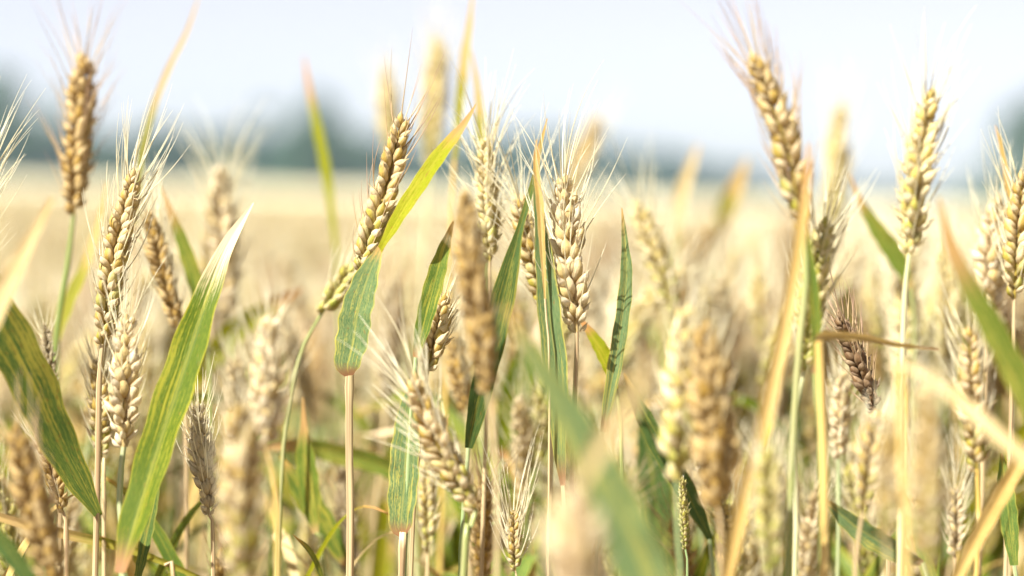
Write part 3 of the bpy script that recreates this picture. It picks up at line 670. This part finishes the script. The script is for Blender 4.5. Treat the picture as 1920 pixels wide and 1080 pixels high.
def fill(x, y, tip, band):
    k = random.randrange(len(protos)); root, em, used = protos[k]
    o = copy_stalk(root) if used else root; protos[k][2] = True
    o.location = (x, y, 0); s = tip / .85
    o.scale = (s, s, s); o.rotation_euler = (random.gauss(0, .03), random.gauss(0, .03), random.uniform(0, 6.28))
    c = FILL_LABEL[em]
    if band == 'back':
        o['label'] = f'{c} wheat stalk out of focus in the crowd behind the sharp ears'; o['group'] = f'{c} stalks crowding behind the sharp ears'
    else:
        o['label'] = f'{c} wheat stalk low among the sharp stems, its ear below the hero ears' .replace('hero', 'taller'); o['group'] = f'{c} low stalks among the sharp stems'
D_BACK = 2.35
for n in range(200):
    d = math.sqrt(random.uniform(1.40 ** 2, D_BACK ** 2)); fx = random.uniform(-1, 1)
    if random.random() < .25: fx = random.uniform(.1, 1)
    x = fx * (.2118 * d + .03)
    tip = EYE - .050 - abs(random.gauss(0, .042)) + (.034 if fx > .12 else 0) - (.025 if -.75 < fx < -.3 else 0)
    fill(x, d, tip, 'back')
for _ in range(40):
    d = random.uniform(1.32, 1.6); x = random.choice((random.uniform(-1, 1), random.uniform(-.1, 1))) * (.2118 * d + .03)
    fill(x, d, EYE - .105 * d - abs(random.gauss(0, .03)), 'mid')
# leafy shoots without ears among them
SHOOT = [('green', 'jade', 'green leafy'), ('yellow', 'green', 'yellow green leafy'), ('dry', 'straw', 'dry straw coloured'), ('lush', 'jade', 'deep green leafy'), ('rust', 'gold', 'orange tan dry')]
sprotos = []
for i, (m, sm, word) in enumerate(SHOOT):
    random.seed(300 + i); root = thing('wheat_shoot', f'{word} wheat shoot without an ear, low in the tangle of stems', 'wheat shoot', (0, 0, 0), f'{word} shoots in the tangle')
    st = catmull(curve3(.74, .05, 1.3 * i, 0), 24); mb = MB(); tube(mb, st[::-1], np.linspace(.0013, .0021, 24), 6); mb.build('stem', STEM[sm], root)
    for hh, ln in ((1, .15), (.86, .2)):
        b = st[int(hh * 23)]; a2 = random.uniform(0, 6.28); e = np.array((math.cos(a2), math.sin(a2), 0)); z = np.array((0, 0, 1.))
        dr = random.uniform(0, .5)
        c = catmull([b, b + ln * (.12 * e + .3 * z), b + ln * (.3 * e + (.62 - dr * .2) * z), b + ln * (.5 * e + (.9 - dr) * z)], 20); u = np.linspace(0, 1, 20)
        ta = random.uniform(-1, 1) + u * random.uniform(-2, 2); sd = np.cross(e, z)
        mb = MB(); ribbon(mb, c, .011 * np.clip((u + .15) * 4, 0, 1) * (1 - u ** 2.2) + .0002, np.cos(ta)[:, None] * sd + np.sin(ta)[:, None] * e, .3, 5, .06)
        mb.build('leaf', LEAF[m], root)
    sprotos.append([root, False])
random.seed(77)
for n in range(120):
    k = (0, 3, 1, 0, 3, 2, 4, 0)[n % 8]; root, used = sprotos[k]; o = copy_stalk(root) if used else root; sprotos[k][1] = True
    d = random.uniform(1.22, 2.1); o.location = (random.uniform(-1, 1) * (.2118 * d + .03), d, 0)
    s = (EYE - .075 * d - abs(random.gauss(0, .04)) - .02) / .87
    o.scale = (s, s, s); o.rotation_euler = (random.gauss(0, .05), random.gauss(0, .05), random.uniform(0, 6.28))

# ------------------------------------------------------------------ the rest of the crop: one mass (clumps on points, a closed canopy far off)
clumps = bpy.data.collections.new('crop_clumps')
MATS = list(LEAF.values()) + list(STEM.values()) + list(EAR.values()) + list(AWN.values())
for ci in range(7):
    vs_, fs_, cs_, us_, ms_ = [], [], [], [], []; off = 0
    for si in range(13):
        em, am, lf = random.choice([('pale', 'pale', [(.9, 'dry', .15, .010, .5)]), ('cream', 'pale', [(.88, 'dry', .16, .010, .3)]), ('cream', 'pale', [(.86, 'yellow', .16, .010, .2)]), ('pale', 'pale', [])] * 3 + KINDS)
        st0 = random.getstate()
        parts = proto_mbs(.85 * random.uniform(.9, 1.03), random.uniform(.05, .9), em, am, lf, 0, 1000 + ci * 50 + si)
        random.setstate(st0); random.random()
        dx, dy = random.uniform(-.12, .12), random.uniform(-.12, .12); a = random.uniform(0, 6.28)
        rot = np.array(((math.cos(a), -math.sin(a), 0), (math.sin(a), math.cos(a), 0), (0, 0, 1)))
        for (nm, par, mb, m) in parts:
            v = np.concatenate(mb.v) @ rot.T + (dx, dy, 0); f = np.concatenate(mb.f)
            vs_.append(v); fs_.append(f + off); off += len(v); cs_.append(np.concatenate(mb.c)); us_.append(np.concatenate(mb.u))
            ms_.append(np.full(len(f), MATS.index(m)))
    M = MB(); M.v, M.f, M.c, M.u = [np.concatenate(vs_)], [np.concatenate(fs_)], [np.concatenate(cs_)], [np.concatenate(us_)]
    me = M.mesh('crop_clump')
    for m in MATS: me.materials.append(m)
    me.polygons.foreach_set('material_index', np.concatenate(ms_).astype(np.int32))
    clumps.objects.link(bpy.data.objects.new('crop_clump', me))

pts = []
y = -.2
while y < 34:
    half = .34 * y + 1.3; step = .2 if y < 9 else .26 if y < 18 else .36
    x = -half
    while x < half:
        px, py = x + random.uniform(-.09, .09), y + random.uniform(-.09, .09)
        inview = abs(px) < .2118 * py + .20
        if not (inview and py < D_BACK + .05) and (py > .1 or abs(px) > .5): pts.append((px, py, 0))
        x += step
    y += step
pts = np.array(pts)
# far canopy sheet, gently uneven, from 30 m to beyond the trees
ys = 30 * (1.08 ** np.arange(0, 50)); xs = np.linspace(-1, 1, 90)
YY, XX = np.meshgrid(ys, xs, indexing='ij'); XX = XX * (60 + YY * 1.2)
ZZ = .79 + rng.normal(0, .025, YY.shape); ZZ[0, :] = .5
sheet = np.stack([XX, YY, ZZ], -1).reshape(-1, 3); sf = grid_faces(len(ys), len(xs), False)
v = np.vstack([sheet, pts])
me = bpy.data.meshes.new('wheat_crop'); me.from_pydata(v.tolist(), [], sf.tolist())
isp = np.concatenate([np.zeros(len(sheet), bool), np.ones(len(pts), bool)])
a = me.attributes.new('is_clump', 'BOOLEAN', 'POINT'); a.data.foreach_set('value', isp)
a = me.attributes.new('turn', 'FLOAT', 'POINT'); a.data.foreach_set('value', rng.uniform(0, 6.28, len(v)).astype(np.float32))
a = me.attributes.new('size', 'FLOAT', 'POINT'); a.data.foreach_set('value', rng.uniform(.85, .94, len(v)).astype(np.float32))
a = me.attributes.new('pick', 'INT', 'POINT'); a.data.foreach_set('value', rng.integers(0, 7, len(v)).astype(np.int32))
k = NT('far_canopy')
pos = k.n('ShaderNodeTexCoord').outputs['Object']
n1 = k.noise(pos, 9.0, None, 5); n2 = k.noise(k.n('ShaderNodeMapping', {'Vector': pos, 'Scale': (.08, .03, 1)}).outputs[0], 1.0, None, 3)
c = k.mix(k.step(n1, .35, .65), (.52, .47, .29), (.70, .65, .44)); c = k.mix(k.math('MULTIPLY', k.step(n2, .4, .65), .35), c, (.70, .62, .38))
me.materials.append(k.surf(c, .8, 0, n1, .8, .05, spec=.2))
crop = bpy.data.objects.new('wheat_crop', me); COL.objects.link(crop)
crop['kind'] = 'stuff'; crop['label'] = 'pale ripe wheat field stretching away behind the ears to the tree line'; crop['category'] = 'wheat field'
g = bpy.data.node_groups.new('crop', 'GeometryNodeTree')
g.interface.new_socket('Geometry', in_out='INPUT', socket_type='NodeSocketGeometry'); g.interface.new_socket('Geometry', in_out='OUTPUT', socket_type='NodeSocketGeometry')
gi = g.nodes.new('NodeGroupInput'); go = g.nodes.new('NodeGroupOutput')
def attr(nm, t):
    o = g.nodes.new('GeometryNodeInputNamedAttribute'); o.data_type = t; o.inputs[0].default_value = nm; return o.outputs[0]
ci = g.nodes.new('GeometryNodeCollectionInfo'); ci.inputs[0].default_value = clumps; ci.inputs[1].default_value = True
ip = g.nodes.new('GeometryNodeInstanceOnPoints'); ip.inputs['Pick Instance'].default_value = True
cx = g.nodes.new('ShaderNodeCombineXYZ'); jn = g.nodes.new('GeometryNodeJoinGeometry')
L = g.links.new
L(gi.outputs[0], ip.inputs['Points']); L(attr('is_clump', 'BOOLEAN'), ip.inputs['Selection']); L(ci.outputs[0], ip.inputs['Instance'])
L(attr('pick', 'INT'), ip.inputs['Instance Index']); L(attr('turn', 'FLOAT'), cx.inputs[2]); L(cx.outputs[0], ip.inputs['Rotation'])
L(attr('size', 'FLOAT'), ip.inputs['Scale'])
L(ip.outputs[0], jn.inputs[0]); L(gi.outputs[0], jn.inputs[0]); L(jn.outputs[0], go.inputs[0])
md = crop.modifiers.new('crop', 'NODES'); md.node_group = g

# ------------------------------------------------------------------ ground
mb = MB(); ys = np.array((-40, -5, 0, 5, 20, 80, 400, 3000.)); xs = np.array((-3000, -400, -60, -8, 0, 8, 60, 400, 3000.))
YY, XX = np.meshgrid(ys, xs, indexing='ij'); mb.add(np.stack([XX, YY, XX * 0], -1).reshape(-1, 3), grid_faces(len(ys), len(xs), False))
k = NT('soil'); pos = k.n('ShaderNodeTexCoord').outputs['Object']
n1 = k.noise(pos, 6.0, None, 6); n2 = k.noise(pos, 70.0, None, 4)
c = k.mix(n1, (.16, .11, .07), (.30, .22, .14)); c = k.mix(k.step(n2, .55, .65), c, (.46, .37, .22))
gr = mb.build('ground', k.surf(c, .9, 0, n2, .6, .02, spec=.2)); gr['kind'] = 'structure'

# ------------------------------------------------------------------ trees along the far edge of the field
def leafm(name, a, b):
    k = NT(name); pos = k.n('ShaderNodeTexCoord').outputs['Object']
    return k.surf(k.mix(k.step(k.noise(pos, .9, None, 3), .38, .62), a, b), .6, .2, spec=.3)
TL = [leafm('crown_deep', (.022, .070, .030), (.050, .110, .042)), leafm('crown_mid', (.020, .072, .042), (.042, .110, .056))]
kb = NT('bark'); BARK = kb.surf(kb.mix(kb.noise(kb.n('ShaderNodeTexCoord').outputs['Object'], 5., None, 4), (.07, .05, .035), (.17, .13, .09)), .9, 0)
def tree(px, py, D, half, label, group, mi):
    top = P(px, py, D); x, y, H = top[0], top[1], top[2]; Wd = half
    root = thing('tree', label, 'tree', (x, y, 0), group)
    t = MB(); p = catmull([(0, 0, 0), (.1, 0, H * .3), (-.1, .1, H * .6), (.05, 0, H * .9)], 12); tube(t, p, np.linspace(.30, .05, 12) * H / 10, 8)
    for _ in range(8):
        h0 = random.uniform(.15, .7) * H; a = random.uniform(0, 6.28); r = Wd * random.uniform(.4, .8)
        tube(t, catmull([(0, 0, h0), (math.cos(a) * r * .5, math.sin(a) * r * .5, h0 + r * .35), (math.cos(a) * r, math.sin(a) * r, h0 + r * .5)], 6), np.linspace(.10, .02, 6) * H / 10, 5)
    t.build('trunk', BARK, root)
    cl = [(np.array((random.gauss(0, .42) * Wd, random.gauss(0, .42) * Wd, H * (random.uniform(.10, .90) if j_ < 34 else random.uniform(.02, .22))))) for j_ in range(50)]
    vs_ = []; 
    for c in cl:
        f = c[2] / H; rr = Wd * (.30 + .18 * random.random())
        c[:2] *= 1.25 * math.sqrt(max(.05, 1 - ((f - .45) / .58) ** 2))
        m = 46; dd = rng.normal(0, 1, (m, 3)); dd /= np.linalg.norm(dd, axis=1, keepdims=True)
        q = c + dd * rr * rng.uniform(.5, 1.05, (m, 1)); q[:, 2] = np.clip(q[:, 2], .15, H)
        e1 = rng.normal(0, 1, (m, 3)); e1 /= np.linalg.norm(e1, axis=1, keepdims=True)
        e2 = np.cross(e1, rng.normal(0, 1, (m, 3))); e2 /= np.linalg.norm(e2, axis=1, keepdims=True)
        s_ = rng.uniform(.28, .6, (m, 1))
        vs_.append(np.stack([q - e1 * s_, q - e2 * s_ * .6, q + e1 * s_, q + e2 * s_ * .6], 1).reshape(-1, 3))
    vv = np.concatenate(vs_); cb = MB(); cb.add(vv, np.arange(len(vv)).reshape(-1, 4)); cb.build('crown', TL[mi], root)
random.seed(5)
tree(588, 170, 210, 2.6, 'taller rounded tree rising above the far tree line, left of centre', None, 0)
tree(10, 130, 220, 3.2, 'tall tree on the far tree line at the left edge', None, 0)
tree(1935, 165, 220, 4.2, 'tree rising above the horizon at the right edge', None, 0)
for px in range(-520, 660, 62):
    tree(px + random.uniform(-12, 12), 243 + random.uniform(-14, 14) + px * .012, 235 + random.uniform(-10, 12), 2.5, 'low tree in the blurred line of trees left of the taller rounded tree', 'left line of far trees', random.randrange(2))
for px in range(668, 900, 66):
    tree(px, 262 + random.uniform(-10, 10), 250, 2.6, 'low far tree hidden between the ears at the centre', 'far trees behind the centre ears', 1)
for px in range(905, 1440, 60):
    tree(px, 248 + max(0, px - 1080) * .24 + random.uniform(-8, 8), 300, 3.0, 'far tree added over the bright sky gap at the right horizon', 'right line of far trees', 1)
for px in range(1445, 1990, 48):  # low trees added to cover the blown-out strip of sky here
    tree(px + random.uniform(-10, 10), 363 + .0286 * (px - 960) - random.uniform(20, 34), 365, 3.6, 'far tree added over the bright sky gap at the right horizon', 'right line of far trees', 1)
for px in range(1990, 2400, 90):
    tree(px, 210 + random.uniform(-20, 20), 230, 3.6, 'far tree beyond the right edge of the view', 'far trees past the right edge', 1)

# ------------------------------------------------------------------ haze
hz = MB(); x0, x1, y0, y1, z0, z1 = -420, 420, -10, 390, -1, 16
hv = np.array([(x, y, z) for z in (z0, z1) for y in (y0, y1) for x in (x0, x1)])
hz.add(hv, [(0, 2, 3, 1), (4, 5, 7, 6), (0, 1, 5, 4), (2, 6, 7, 3), (0, 4, 6, 2), (1, 3, 7, 5)])
k = NT('haze'); pv = k.n('ShaderNodeVolumePrincipled', {'Color': (.70, .86, 1, 1), 'Density': .0006, 'Anisotropy': 0.0})
k.t.links.new(pv.outputs[0], k.out.inputs['Volume'])
ho = hz.build('haze', k.m); ho['kind'] = 'stuff'
